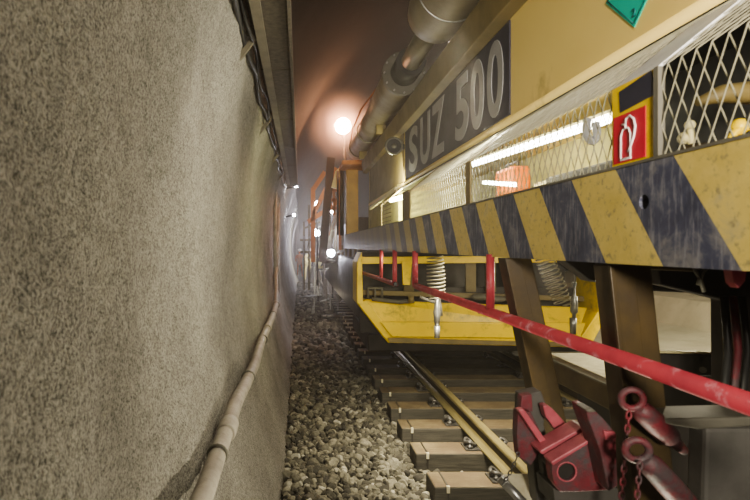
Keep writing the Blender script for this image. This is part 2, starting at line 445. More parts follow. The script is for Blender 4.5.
for x, lab in zip(RX, ('left steel rail with shiny head and yellowish foot, nearest the gravel', 'right steel rail behind the brown leaning post')):
    pr = [(-.075,0),(.075,0),(.075,.012),(.03,.026),(.010,.040),(.009,.125),(.034,.137),(.036,.160),(.028,.170),(-.028,.170),(-.036,.160),(-.034,.137),(-.009,.125),(-.010,.040),(-.03,.026),(-.075,.012)]
    t = thing('rail', (x, 3.0, ZS), lab, 'rail')
    z0 = ZS+.014
    n = len(pr)
    foot = MB().prism([(x+pr[i][0], 2.6, z0+pr[i][1]) for i in (0,1,2,3,4,13,14,15)], (0, 44, 0)).build('foot', 'rail', t)
    MB().prism([(x+a, 2.6, z0+b) for a, b in ((-.010,.038),(.010,.038),(.009,.128),(-.009,.128))], (0, 44, 0)).build('web', 'web', t)
    MB().prism([(x+pr[i][0], 2.6, z0-.014+pr[i][1]) for i in (6,7,8,9,10,11)], (0, 44, 0)).build('head', 'rail', t)

# ------------------------------------------------------------------ pipe, tray and cables on the left wall
pz = 1.036; px_ = -.362
t = thing('conduit_pipe', (px_, 4, pz), 'dusty grey pipe clamped along the lower left wall', 'pipe')
path = [(px_-.012+.0, .9, pz)]+[(px_+.008*math.sin(k*1.3), .9+k*.5, pz+.012*math.sin(k*1.9)) for k in range(1, 15)]
MB().tube(path, .040, 16).build('pipe', 'pipe', t)
for Y in (2.52, 5.6):
    MB().tube([(px_, Y-.07, pz), (px_, Y-.06, pz), (px_, Y+.06, pz), (px_, Y+.07, pz)], [.044,.049,.049,.044], 16).build('coupling', 'pipe', t)
for Y in (2.2, 3.5, 4.9, 6.7):
    MB().ring((px_, Y, pz), (0,1,0), .042, .007, 16, 6).bar((px_-.03, Y, pz-.03), (px_-.07, Y, pz-.055), .02, .02).build('pipe_clamp', 'grey', t)
t = thing('hanging_hose', (-.43, 9, 1.1), 'whitish hose dropping down the far left wall to the end of the pipe', 'hose')
pts = []
for k in range(20):
    u = k/19
    pts.append((px_-.02-.05*math.sin(u*PI*.5), 7.85+1.6*u**.8, pz+.02+(1.15*u**1.6)))
MB().tube(pts, .035, 10).build('hose', 'pipe', t)
MB().tube([pts[0], (px_, 7.75, pz)], .05, 12).build('coupling', 'pipe', t)
t = thing('wall_pipe', (-.40, 10, 0), 'pale thin vertical pipes on the far left wall below the tray', 'pipe')
for yy_ in (8.9, 10.2): MB().tube([(-.44, yy_, .9), (-.44, yy_, 3.0)], .035, 10).build('riser', 'pipe', t)
# thin light stick fixed across the wall
o = MB().tube([at(252,146,6.0), at(268,140,6.3)], .012, 8).build('wall_bracket', 'grey'); tag(o, 'small grey metal peg sticking out of the left wall below the tray', 'bracket')
# tray on brackets
t = thing('cable_tray', (-.25, 5, 3.2), 'long dusty steel and plank tray high on the left wall', 'cable tray')
for Y0 in np.arange(.8, 9.9, 1.5):
    MB().box(-.30, -.055, Y0+.01, Y0+1.49, 3.285, 3.325).build('plank', 'plank', t, bev=.006)
MB().prism([(-.262,.6,3.20),(-.205,.6,3.20),(-.205,.6,3.215),(-.247,.6,3.215),(-.247,.6,3.285),(-.262,.6,3.285)], (0,9.7,0)).build('angle_rail', 'tray', t)
MB().prism([(-.070,.6,3.245),(-.050,.6,3.245),(-.050,.6,3.34),(-.070,.6,3.34)], (0,9.7,0)).build('edge_strip', 'plank', t)
for Y0 in np.arange(1.2, 10.2, 1.9):
    MB().bar((-.42, Y0, 3.30), (-.27, Y0, 3.27), .04, .05).bar((-.42, Y0, 3.05), (-.27, Y0, 3.25), .03, .03).build('bracket', 'tray', t)
for (x, z, r, ph, lab) in ((-.335, 3.20, .016, 0, 'thick black cable running between the left wall and the tray'), (-.300, 3.225, .011, 2, 'thin black cable running under the tray beside the steel angle')):
    o = MB().tube([(x+.012*math.sin(k*.8+ph), 0.7+k*.165, z+.02*math.sin(k*1.1+ph)) for k in range(60)], r, 8).build('cable', 'black'); tag(o, lab, 'cable')

# ------------------------------------------------------------------ the yellow machine
XB = .80; ZB0, ZB1 = 1.905, 2.145
mach = thing('track_machine', (2.3, 4.5, .33), 'large yellow track machine with hazard striped beam filling the right side', 'rail vehicle')
Y0, YE = .22, 8.9
# beam (with a round hole in its face) : plate in front, box behind
def plate_with_hole(x, y0, y1, z0, z1, hy, hz, r, mb, n=24, cell=.10):
    # ring of quads from a square around the hole out to the hole, plus the rest of the plate
    a0, a1, b0, b1 = hy-cell, hy+cell, z0, z1
    sq = []
    for k in range(n):
        th = 2*PI*(k+.5)/n; c, s_ = math.cos(th), math.sin(th)
        k1 = min(cell/abs(c) if abs(c) > 1e-6 else 9, ((b1-hz) if s_ > 0 else (hz-b0))/abs(s_) if abs(s_) > 1e-6 else 9)
        sq.append((x, hy+c*k1, hz+s_*k1))
    ci = [(x, hy+r*math.cos(2*PI*(k+.5)/n), hz+r*math.sin(2*PI*(k+.5)/n)) for k in range(n)]
    back = [(x+.05, p[1], p[2]) for p in ci]
    mb.add(sq+ci+back, [(k, (k+1)%n, n+(k+1)%n, n+k) for k in range(n)]+[(n+k, n+(k+1)%n, 2*n+(k+1)%n, 2*n+k) for k in range(n)])
    for (cy, cz) in ((a0,b0),(a1,b0),(a0,b1),(a1,b1)):    # corners of the cell
        near = sorted(sq, key=lambda p: (p[1]-cy)**2+(p[2]-cz)**2)[:2]
        mb.add([(x,cy,cz)]+near, [(0,1,2)])
    mb.add([(x,y0,z0),(x,a0,z0),(x,a0,z1),(x,y0,z1)], [(0,1,2,3)])
    mb.add([(x,a1,z0),(x,y1,z0),(x,y1,z1),(x,a1,z1)], [(0,1,2,3)])
hole = at(644, 202, 1.168)
m = MB(); plate_with_hole(XB, Y0, YE, ZB0, ZB1, hole.y, hole.z, .017, m)
m.add([(XB,Y0,ZB1),(XB,YE,ZB1),(XB+.06,YE,ZB1),(XB+.06,Y0,ZB1)], [(0,1,2,3)])
m.add([(XB,Y0,ZB0),(XB,YE,ZB0),(XB+.10,YE,ZB0),(XB+.10,Y0,ZB0)], [(0,1,2,3)])
m.add([(XB,YE,ZB0),(XB,YE,ZB1),(XB+.06,YE,ZB1),(XB+.06,YE,ZB0)], [(0,1,2,3)])
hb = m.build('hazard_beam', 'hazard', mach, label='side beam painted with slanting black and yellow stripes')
MB().box(XB+.06, XB+.10, Y0, YE, ZB0+.004, ZB1-.004).build('beam_core', 'dark', hb)
# bare metal edge along the top of the beam
MB().box(XB-.004, XB+.03, Y0, YE, ZB1-.001, ZB1+.006).build('top_edge', 'grey', hb)
o = MB().box(XB+.10, 3.85, Y0, YE, 2.0, 2.10).build('deck', 'dark', mach)
for Y in np.arange(.6, 8.8, .9): MB().box(XB+.1, 3.8, Y, Y+.08, 1.93, 2.0).build('cross_member', 'dark', mach)
MB().box(3.75, 3.85, Y0, YE, ZB0, 2.25).build('far_side_beam', 'brown', mach)

# mesh guard : profile vertical then folded inward
XK, ZK, XT, ZT = XB+.005, 2.35, 1.02, 2.525
h1 = ZK-ZB1-.008; h2 = math.hypot(XT-XK, ZT-ZK)
def prof(s_):
    if s_ <= h1: return (XK, ZB1+.008+s_)
    u = (s_-h1)/h2; return (XK+u*(XT-XK), ZK+u*(ZT-ZK))
def guard(y0, y1, name, cw=.039, chh=.088, r=.0016):
    g = MB(); H = h1+h2
    slope = chh/cw                                        # rise per length of a strand
    for sgn in (1, -1):
        c = -H/slope
        start = y0-H/slope
        k = 0
        while True:
            ys_ = start+k*cw; k += 1
            if ys_ > y1+H/slope: break
            # strand: y = ys_ + sgn*s/slope (s in 0..H) ; s at the borders
            s0, s1 = 0.0, H
            if sgn == 1: f = lambda s: ys_+s/slope; inv = lambda y: (y-ys_)*slope
            else: f = lambda s: ys_+H/slope-s/slope; inv = lambda y: (ys_+H/slope-y)*slope
            sa, sb = inv(y0), inv(y1)
            s0 = max(0, min(sa, sb)); s1 = min(H, max(sa, sb))
            if s1-s0 < .004: continue
            # strands run a little upright near each knot: model the knots as small kinks
            ss = sorted(set([s0, s1]+([h1] if s0 < h1 < s1 else [])+[q for q in np.arange(0, H, chh/4) if s0 < q < s1]))
            pts = []
            for s in ss:
                ph = (s % (chh/2))/(chh/2)
                yk = f(s)+ (0.0)
                X_, Z_ = prof(s); pts.append(Vector((X_+sgn*.0012, yk, Z_)))
            g.tube(pts, r, 5, cap=False)
    fr = g.build(name, 'zinc', mach)
    return fr
posts = [(1.128, 1.285), (2.36, 2.42), (3.66, 3.74)]
guard(.52, 1.128, 'mesh_guard'); guard(1.285, 2.36, 'mesh_guard'); guard(2.42, 3.66, 'mesh_guard')
def post_strip(y0, y1, mat, name='guard_post', topmat=None):
    o = MB().box(XK-.006, XK+.004, y0, y1, ZB1+.006, ZK).build(name, mat, mach, bev=.001)
    MB().hexa([(XK-.006,y0,ZK),(XK+.004,y0,ZK-.003),(XK+.004,y1,ZK-.003),(XK-.006,y1,ZK),(XT-.006,y0,ZT),(XT+.004,y0,ZT-.003),(XT+.004,y1,ZT-.003),(XT-.006,y1,ZT)]).build('folded_cover', topmat or mat, o)
    return o
gp = post_strip(1.128, 1.285, 'yellow', topmat='white')
# dark patch on the upper part of the wide post
pp = [at(616,92,502*.79/316), at(648,70,502*.79/348), at(652,94,502*.79/352), at(617,113,502*.79/317)]
MB().prism([(XK-.0075, p.y, p.z) for p in pp], (.001,0,0)).build('black_patch', 'navy', gp)
MB().box(XK-.010, XK+.006, 1.115, 1.130, ZB1+.006, ZK).build('edge_bead', 'grey', gp)
post_strip(2.36, 2.42, 'gutter'); post_strip(3.66, 3.74, 'gutter'); post_strip(4.95, 5.02, 'gutter')
MB().tube([(XT, .5, ZT), (XT, 6.4, ZT)], .008, 8).build('guard_top_rail', 'zinc', mach)
# louvre panel section beyond the mesh
o = MB().box(XK, XK+.01, 3.74, 3.95, ZB1+.006, ZK+.02).build('louvre_panel', 'gutter', mach)
m = MB()
for k in range(6): m.box(XK-.008, XK, 4.42, 4.95, ZB1+.03+k*.036, ZB1+.034+k*.036)
m.build('louvre_bars', 'gutter', mach)
MB().bar((XK-.02, 4.1, 2.42), (XK-.02, 5.6, 2.37), .02, .03).build('propped_flap_edge', 'cream', mach)
# fire extinguisher sign
sg = MB().box(XK-.0090, XK-.0075, 1.157, 1.275, 2.156, 2.274).build('extinguisher_sign', 'signred', mach, label='red square sticker with a white fire extinguisher symbol')
yc = 1.226; xs_ = XK-.0100
m = MB()
def y_(u): return yc-u                                  # u grows to the right as seen
body = [(-.018,.0),(.018,.0),(.018,.062),(.010,.078),(-.010,.078),(-.018,.062)]
outl = body+[body[0]]
P_ = lambda u, w: (xs_, y_(u), 2.164+w*.93)
m.tube([P_(a, b) for a, b in outl], .0022, 6)
m.box(xs_-.001, xs_+.001, y_(.020), y_(-.020), 2.160, 2.166)
m.tube([P_(0,.078), P_(0,.088), P_(-.012,.092)], .0026, 6)
m.tube([P_(0,.088), P_(.002,.104), P_(.016,.108), P_(.030,.096), P_(.036,.075), P_(.030,.050), P_(.018,.028), P_(.010,.015)], .0026, 6)
m.build('white_symbol', 'signwhite', sg)
# --- things glimpsed behind the mesh
MB().box(1.50, 1.54, 1.62, 5.3, 2.1, 2.53).build('inner_wall', 'innerwall', mach)
MB().box(1.04, 1.5, 5.3, 7.62, 2.1, 2.62).build('rear_casing', 'innerwall', mach)
MB().box(1.20, 1.24, .3, 1.78, 2.1, 2.52).build('shade_panel', 'black', mach)  # black sheet added to stand for the shade inside the near bay
MB().box(1.24, 1.50, 1.56, 1.60, 2.1, 2.53).build('shade_panel', 'black', mach)  # second black sheet, closing off the same painted shade
MB().box(1.04, 1.24, .3, 1.60, 2.50, 2.525).build('shade_soffit', 'black', mach)  # black sheet overhead, the bay's shade put in as colour
MB().box(1.22, 1.49, 1.98, 2.50, 2.10, 2.29).build('cabinet', 'slate', mach, bev=.01)
MB().box(1.30, 1.49, 2.6, 2.8, 2.10, 2.30).build('cabinet', 'cream', mach, bev=.01)
ob = MB().box(1.20, 1.32, 2.86, 3.10, 2.11, 2.41).build('orange_box', 'orange', mach, bev=.02)
MB().tube([(1.26, 2.90, 2.41), (1.26, 2.90, 2.44), (1.26, 3.06, 2.44), (1.26, 3.06, 2.41)], .008, 8).build('box_handle', 'black', ob)
lf = MB().tube([(1.15,3.35,2.495),(1.15,1.88,2.425)], .018, 12).build('lamp_or_glow_tube', 'tube', mach, label='bright white tube lamp behind the mesh')
MB().bar((1.19,3.38,2.520),(1.19,1.85,2.450), .08, .012).build('lamp_tray', 'cream', lf)
lf = MB().tube([(.95,5.25,2.43),(.95,4.62,2.40)], .022, 12).build('lamp_or_glow_tube', 'tube_dim', mach)
MB().tube([(1.05,2.45,2.25),(1.10,3.0,2.33)], .010, 8).build('lamp_or_glow_tube', 'tube_dim', mach)  # glowing rod put in for a dim reflected glow, not a third lamp
# white looped hose at the end of the lamp
c = at(600, 132, 1.70)
MB().tube([c+Vector((-.035*math.cos(a*1.0)-.01, .02*a, -.055*math.sin(a)+.03)) for a in np.linspace(-.3, PI+.3, 16)], .013, 10).build('white_hose_loop', 'white', mach)
# engine parts seen through the nearest mesh
c = at(740, 142, 1.22)
m = MB().tube([c+Vector((-.03,0,-.02)), c+Vector((.10,.05,.0))], .030, 12); m.ball(c+Vector((-.01,-.01,.035)), .02); m.ring(c+Vector((0,-.02,.0)), (0.3,1,0), .032, .009, 18, 8)
m.build('yellow_valve', 'yellow', mach)
c = at(708, 145, 1.25)
MB().tube([c+Vector((-.03,0,-.10)), c+Vector((-.03,0,-.01)), c+Vector((-.03,0,.0))], [.04,.04,.028], 16).build('brown_filter', 'brown', mach)
c = at(722, 98, 1.22)
m = MB().tube([c+Vector((-.06,0,-.01)), c+Vector((.0,.0,.01)), c+Vector((.10,.0,.015))], [.01,.022,.03], 14); m.build('air_duct', 'gutter', mach)
c = at(690, 125, 1.30)
MB().ball(c, .013).ball(c+Vector((.0,.02,-.03)), .016).tube([c, c+Vector((.02,.02,-.08))], .008, 8).build('pale_fitting', 'cream', mach)

# --- upper body
XO = 1.05
ub = MB().prism([(XO,Y0,2.565),(XO,Y0,3.26),(XO+.12,Y0,3.34),(3.4,Y0,3.34),(3.5,Y0,2.53),(XO+.03,Y0,2.53)], (0,7.4,0)).build('body', 'body', mach, label='smooth ochre yellow upper body side')
MB().tube([(XO+.004, Y0, 2.572), (XO+.004, 7.55, 2.572)], .024, 12).build('lower_lip', 'body', ub)
MB().box(XT+.01, XO+.1, Y0, 7.4, 2.528, 2.545).build('shadow_gap', 'black', ub)  # solid black strip standing for the shadow under the body
MB().prism([(.985,1.2,3.10),(1.05,1.2,3.08),(1.05,1.2,3.28),(.97,1.2,3.28),(.97,1.2,3.24)], (0,6.7,0)).build('roof_gutter', 'gutter', mach, bev=.006)
# number board with raised lettering
nb = MB().box(XO-.008, XO+.002, 2.50, 4.98, 2.605, 3.075).build('number_board', 'navy', mach, label='dark navy number board with grey lettering')
def glyph(ch, ya, yb, z0, z1, x, mat, parent, name='letter', bold=.02):
    """one character stretched to fill ya..yb (ya = its left side as read), z0..z1"""
    cu = bpy.data.curves.new('glyph', 'FONT'); cu.body = ch; cu.extrude = .01; cu.offset = bold; cu.resolution_u = 6
    tmp = bpy.data.objects.new('glyph', cu); COL.objects.link(tmp)
    bpy.context.view_layer.update()
    dg = bpy.context.evaluated_depsgraph_get()
    me = bpy.data.meshes.new_from_object(tmp.evaluated_get(dg))
    co = np.array([v.co[:] for v in me.vertices]); lo, hi = co.min(0), co.max(0)
    mb = MB()
    vs = [(x-(.003 if p[2] > 0 else -.001), ya+(yb-ya)*(p[0]-lo[0])/(hi[0]-lo[0]), z0+(z1-z0)*(p[1]-lo[1])/(hi[1]-lo[1])) for p in co]
    mb.add(vs, [tuple(p.vertices) for p in me.polygons])
    bpy.data.objects.remove(tmp); bpy.data.curves.remove(cu); bpy.data.meshes.remove(me)
    return mb.build(name, mat, parent)
for ch, ya, yb in (('S',4.78,4.44),('U',4.34,4.02),('Z',3.96,3.62),('5',3.36,3.10),('0',3.06,2.84),('0',2.79,2.57)):
    glyph(ch, ya, yb, 2.635, 3.045, XO-.009, 'letter', nb, 'digit' if ch in '50' else 'letter', .022)
# teal diamond
dz, dy = 2.700+.0, 1.572
h_ = .145
ds = MB().prism([(XO-.004, dy, dz-0.065), (XO-.004, dy-h_, dz-.065+h_), (XO-.004, dy, dz-.065+2*h_), (XO-.004, dy+h_, dz-.065+h_)], (.003,0,0)).build('diamond_placard', 'teal', mach, label='teal diamond hazard placard')
g2 = h_-.012; m = MB()
cpt = Vector((XO-.005, dy, dz-.065+h_))
q = [cpt+Vector((0,0,-g2)), cpt+Vector((0,-g2,0)), cpt+Vector((0,0,g2)), cpt+Vector((0,g2,0))]
for i in range(4): m.tube([q[i], q[(i+1)%4]], .0016, 5)
m.build('placard_border', 'tealdark', ds)
glyph('2', dy+.008, dy-.010, dz-.033, dz-.006, XO-.0045, 'tealdark', ds, 'digit', .0)
# dark end panel and round horn on the body side
MB().box(XO-.012, XO+.0, 5.05, 7.5, 2.60, 3.10).build('end_panel', 'gutter', mach)
c = at(394, 146, 5.0)
hn = MB().tube([c+Vector((0,.10,0)), c+Vector((0,.02,0)), c], [.06,.085,.092], 20).build('round_horn', 'black', mach)
MB().ring(c+Vector((0,-.004,0)), (0,1,0), .080, .010, 20, 6).ball(c+Vector((0,-.005,0)), .025).build('horn_rim', 'grey', hn)
MB().bar(c+Vector((.02,.06,0)), c+Vector((.12,.06,0)), .05, .05).build('horn_bracket', 'dark', hn)
# --- exhaust duct on the roof edge
dx, dzc = .95, 3.53
ed = MB().tube([(dx,8.4,dzc),(dx,8.38,dzc),(dx,6.6,dzc),(dx,6.55,dzc),(dx,6.5,dzc),(dx,5.6,dzc),(dx,5.55,dzc),(dx,4.68,dzc),(dx,4.60,dzc)], [.14,.15,.155,.165,.155,.16,.168,.175,.175], 28).build('exhaust_duct', 'duct', mach)
MB().tube([(dx,4.64,dzc),(dx,4.58,dzc)], .198, 28).build('duct_flange', 'grey', ed)
m = MB()
for k in range(12):
    a = 2*PI*k/12; m.tube([(dx+.182*math.cos(a), 4.585, dzc+.182*math.sin(a)), (dx+.182*math.cos(a), 4.565, dzc+.182*math.sin(a))], .009, 6)
m.build('flange_bolt', 'chrome', ed)
MB().tube([(dx,4.58,dzc),(dx,3.4,dzc)], .085, 20).build('duct_neck', 'duct', ed)
MB().tube([(dx,4.57,dzc),(dx,4.28,dzc)], .125, 20).build('black_sleeve', 'black', ed)
for Y in (8.0, 6.9, 5.2): MB().ring((dx,Y,dzc), (0,1,0), .162, .010, 24, 6).build('duct_band', 'grey', ed)
sl = MB().tube([(dx,3.55,dzc+.03),(dx,3.50,dzc+.03),(dx,3.38,dzc+.03),(dx,1.4,dzc+.03),(dx,1.35,dzc+.03)], [.15,.20,.215,.215,.17], 32).build('silencer', 'duct', mach)
MB().ring((dx,3.12,dzc+.03), (0,1,0), .217, .006, 32, 6).build('clamp_band', 'chrome', sl)
cb = at(459, 41, 3.12); MB().tube([cb+Vector((0,-.04,0)), cb+Vector((0,.04,0))], .014, 10).build('clamp_bolt', 'chrome', sl)
for Y in (7.6, 5.9): MB().box(dx-.05, dx+.06, Y, Y+.06, 3.27, 3.40).build('duct_saddle', 'gutter', mach)
MB().tube([(dx-.10, 8.5, 3.62), (dx-.17, 7.4, 3.68), (dx-.17, 6.4, 3.69), (dx-.10,5.6,3.70)], .010, 8).build('strap_line', 'farorange', ed)
# end posts carrying the far end of the duct
MB().box(.82, 1.03, 8.86, 9.02, 2.14, 3.30).build('end_post', 'endpost', mach, bev=.01)
MB().box(.70, 1.25, 8.3, 9.0, 3.30, 3.37).build('duct_shelf', 'farorange', mach, bev=.01)
MB().tube([(.75,9.0,2.14),(.75,9.0,3.3)], .035, 10).tube([(.68,9.05,2.14),(.68,9.05,3.3)], .018, 8).build('downpipe', 'dark', mach)
# --- red handrail
zh = 1.95-.345*XB
hr = MB().tube([(XB,3.49,1.915),(XB,3.49,zh+.012),(XB,3.48,zh),(XB,3.40,zh),(XB,.45,zh-.006)], .0205, 16).build('handrail', 'red', mach, label='worn red tube handrail below the striped beam')
MB().tube([(XB,2.11,1.915),(XB,2.11,zh)], .017, 14).build('rail_post', 'red', hr)
zf = 1.95-.40*XB
h2r = MB().tube([(XB,7.2,zf-.03),(XB,4.19,zf)], .022, 14, cap=False).tube([(XB,4.24,zf),(XB,4.24,1.915)], .020, 14).tube([(XB,4.95,zf),(XB,4.95,1.915)], .018, 14).build('handrail', 'red', mach)
MB().tube([(XB,4.191,zf),(XB,4.30,zf)], .016, 12).build('open_pipe_end', 'black', h2r)
c = at(741, 276, 1.0)
MB().prism([c+Vector((-.02,0,.02)), c+Vector((.012,0,.02)), c+Vector((.008,0,-.01)), c+Vector((-.004,0,-.024)), c+Vector((-.014,0,-.014))], (0,.02,0)).build('red_lug', 'rededge', mach)
# --- leaning posts below the beam
def lean(p0, p1, w, d, name='leaning_post'):
    a, b = Vector(p0), Vector(p1); ux = Vector((1,0,0))*w; uy = Vector((0,1,0))*d
    # channel: front flange, side web, rear flange
    t_ = .012
    m = MB()
    def slab(x0, x1, y0, y1):
        m.hexa([b+ux*x0+uy*y0, b+ux*x1+uy*y0, b+ux*x1+uy*y1, b+ux*x0+uy*y1, a+ux*x0+uy*y0, a+ux*x1+uy*y0, a+ux*x1+uy*y1, a+ux*x0+uy*y1])
    slab(-.5, .5, -.5, .5)
    o = m.build(name, 'brown', mach, bev=.006)
    m2 = MB()
    m = m2; slab(-.62, -.5, -.62, -.5); slab(-.5, .02, -.56, -.5)
    m2.build('edge_flange', 'brown', o, bev=.002)
    return o
lean(at(514,258,1.98), at(545,408,1.98)+Vector((.03,0,-.12)), .095, .10)
lean(at(621,264,1.38), at(638,430,1.38)+Vector((.03,0,-.25)), .105, .09)
# --- frame to the right: header, window opening, dark upright, sill, grey tank
def quadbox(px, Y, d, name, mat, bev=.005, parent=None, label=None):
    """outline seen at distance Y, d deep"""
    return MB().prism([at(a, b, Y) for a, b in px], (0,d,0)).build(name, mat, parent or mach, bev=bev, label=label)
quadbox([(560,258),(760,262),(760,296),(648,291),(590,281)], 1.75, .06, 'header', 'dark')
quadbox([(612,258),(700,262),(700,272),(612,268)], 1.5, .05, 'header_flange', 'brown')
quadbox([(655,255),(770,262),(770,440),(724,425),(723,300),(660,285)], 1.55, .05, 'dark_upright', 'dark')
quadbox([(640,353),(716,355),(716,376),(640,376)], 1.75, .06, 'sill_bar', 'dark')
MB().tube([at(703,370,1.7), at(703,370,1.74)], .011, 8).build('sill_bolt', 'grey', mach)
quadbox([(644,350.5),(714,352.5),(714,355),(644,355)], 1.76, .02, 'sill_edge', 'cream')
quadbox([(650,376),(760,376),(760,520),(650,520)], 2.0, .1, 'dark_casing', 'dark')
tk = quadbox([(706,428),(790,428),(790,560),(702,560)], 1.25, .06, 'grey_tank', 'slate', bev=.01)
quadbox([(664,419),(790,416),(790,424),(700,430),(664,424)], 1.25, .10, 'tank_lid', 'grey', parent=tk)
MB().tube([at(724,398,1.4), at(722,420,1.4)], .006, 8).build('rod', 'grey', mach)
for k in range(3):
    MB().tube([at(724+k*9, 296, 1.45), at(728+k*10, 350, 1.45), at(722+k*9, 420, 1.48)], .010, 8).build('dark_hose', 'darkred' if k == 1 else 'black', mach)
MB().tube([at(698,285,1.5), at(703,272,1.5), at(712,262,1.5)], .006, 6).tube([at(690,262,1.5), at(700,278,1.5), at(704,292,1.5)], .006, 6).build('cable_loop', 'grey', mach)
MB().tube([at(558,258,2.6), at(560,266,2.6), at(566,270,2.6), at(573,266,2.6), at(574,258,2.6)], .010, 8).build('cable_loop', 'black', mach)
MB().box(1.30, 1.44, 2.3, 2.45, 1.85, 1.93).build('junction_box', 'dark', mach)
# longitudinal sill with pale deck behind
MB().hexa([(1.60,3.25,1.10),(1.68,3.25,1.10),(1.68,1.4,1.10),(1.60,1.4,1.10),(1.60,3.25,1.225),(1.68,3.25,1.225),(1.68,1.4,1.225),(1.60,1.4,1.225)]).build('side_sill', 'brown', mach, bev=.006)
MB().box(1.595, 1.615, 1.4, 3.26, 1.222, 1.230).build('sill_lip', 'grey', mach)
pd = MB().box(1.69, 2.75, 1.9, 3.42, 1.195, 1.222).build('pale_deck_plate', 'canvas', mach, bev=.004, label='pale dusty deck plate')
MB().box(1.64, 2.60, 1.5, 2.98, .42, 1.10).build('black_tank', 'black', mach, bev=.02)
# wheels and bogie in the dark under the far half
for Y in (9.6, 11.0):
    ax = MB().tube([(RX[0]-.06,Y,.79),(RX[1]+.06,Y,.79)], .08, 16).build('axle', 'dark', mach)
    for x in RX:
        MB().tube([(x-.065,Y,.79),(x+.065,Y,.79)], .46, 36).build('wheel', 'dark', ax)
MB().box(1.35, 3.5, 9.2, 11.4, .95, 1.2).build('bogie_frame', 'dark', mach, bev=.02)
MB().box(1.8, 3.0, 8.7, 11.2, 1.2, 2.02).build('bogie_bolster', 'dark', mach, bev=.02)

# ------------------------------------------------------------------ yellow end box of the next vehicle
YT = 6.15
ev = thing('yellow_end_box', (2.3, YT, .5), 'bright yellow open box with chamfered corners across the track behind the coil hoses', 'rail vehicle')
outer = [(357,303),(388,343),(590,348),(604,322),(604,258),(598,258),(598,312),(582,336),(392,332),(366,300)]
o = MB().prism([at(a,b,YT) for a,b in outer], (0,.5,0)).build('rim', 'yellow', ev, bev=.012)
fr = [(361,300),(437,304),(500,306),(594,309),(579,331),(390,333)]
p0 = [at(a,b,YT+.02) for a,b in fr]
pan = MB().prism([p0[0]+Vector((0,.14,0)), p0[1]+Vector((0,.14,0)), p0[2]+Vector((0,.14,0)), p0[3]+Vector((0,.14,0)), p0[4], p0[5]], (0,.05,0)).build('sloped_panel', 'yellow', ev, bev=.01)
MB().prism([at(a,b,YT-.03) for a,b in ((380,322),(586,323),(580,339),(392,337))], (0,.05,0)).build('lower_band', 'yellow', ev, bev=.01)
MB().prism([at(a,b,YT-.035) for a,b in ((388,338),(589,343),(589,347),(390,342.5))], (0,.02,0)).build('dark_seam', 'gutter', ev)
MB().prism([at(a,b,YT+.10) for a,b in ((478,305),(480,305),(480,322),(478,322))], (0,.02,0)).build('panel_joint', 'gutter', ev)
MB().prism([at(a,b,YT) for a,b in ((357,262),(362,252),(363,303),(357,303))], (0,.5,0)).build('side_plate', 'yellow', ev, bev=.006)
MB().prism([at(a,b,YT+.3) for a,b in ((360,290),(600,297),(600,302),(360,295))], (0,.06,0)).build('inner_ledge', 'gutter', ev, bev=.006)
MB().box(.8, 3.75, YT+.52, YT+.60, .80, 1.40).build('inner_panel', 'dark', ev)
MB().box(.78, 3.72, YT+.9, YT+.96, 1.2, 1.86).build('dark_backdrop', 'dark', ev)
MB().prism([at(a,b,YT+.05) for a,b in ((362,257),(600,255),(600,262),(362,264))], (0,.06,0)).build('top_bar', 'yellow', ev, bev=.006)
for a in (404, 466, 486, 512): MB().prism([at(x,y,YT+.45) for x,y in ((a,262),(a+10,262),(a+10,292),(a,292))], (0,.04,0)).build('upright', 'gutter', ev)
MB().prism([at(x,y,YT+.02) for x,y in ((402,262),(412,262),(410,285),(403,285))], (0,.04,0)).build('hanger_plate', 'yellow', ev, bev=.004)
MB().tube([at(372,299,YT+.1), at(400,302,YT+.1), at(414,301,YT+.1)], .025, 10).build('cross_rod', 'grey', ev)
MB().tube([at(411,303,YT-.0), at(411,296,YT-.0)], .035, 10).build('knob', 'gutter', ev)
MB().tube([at(368,298,YT+.2), at(368,288,YT+.2), at(382,288,YT+.2), at(382,298,YT+.2)], .018, 8).tube([at(375,298,YT+.2), at(375,288,YT+.2)], .015, 8).build('small_frame', 'grey', ev)
for i,(a,b) in enumerate(((480,297),(497,299),(512,298))): MB().ball(at(a,b,YT+.25), .09, sc=(1.3,.8,.5)).build('grey_bundle', 'grey', ev)
MB().box(.80, .92, YT+.5, 16, .95, 1.75).build('side_skirt', 'dark', ev)
MB().box(.9, 3.7, YT+.5, 8.6, .55, .78).build('underframe', 'dark', ev, bev=.02)
for x in RX: MB().tube([(x-.065,7.9,.73),(x+.065,7.9,.73)], .40, 32).build('wheel', 'dark', ev)

# ------------------------------------------------------------------ coil hoses
def coil(p0, p1, rad, turns, r, name, label):
    t = thing(name, p1, label, 'hose', 'coil hoses')
    p0, p1 = Vector(p0), Vector(p1); d = (p1-p0); L = d.length; dn = d.normalized()
    a = dn.cross(Vector((0,1,0))).normalized(); b = dn.cross(a)
    pts = [p0+dn*(-.0)]; N = turns*18
    for k in range(N+1):
        u = k/N; th = 2*PI*turns*u
        rr = rad*(1-.15*abs(2*u-1))
        sag = Vector((0,0,0))
        pts.append(p0+dn*(L*u)+(a*math.cos(th)+b*math.sin(th))*rr)
    MB().tube(pts[1:], r, 8).build('coil', 'zinc', t)
    return t
c1 = coil(at(435,256,4.5), at(437,300,4.5), .080, 12, .0055, 'coil_hose', 'left coiled grey air hose hanging straight down in front of the yellow box')
q = [at(437,y,4.5) for y in (296,308,312,326,332,338)]
MB().tube([q[0],q[1],q[2],q[3]], [.02,.026,.034,.020], 12).build('coupling', 'chrome', c1)
MB().tube([at(420,297,4.5), at(430,301,4.5), at(438,303,4.5)], .014, 8).build('hose_end', 'grey', c1)
MB().tube([at(438,292,4.5), at(441,316,4.5)], .018, 8).build('valve', 'grey', c1)
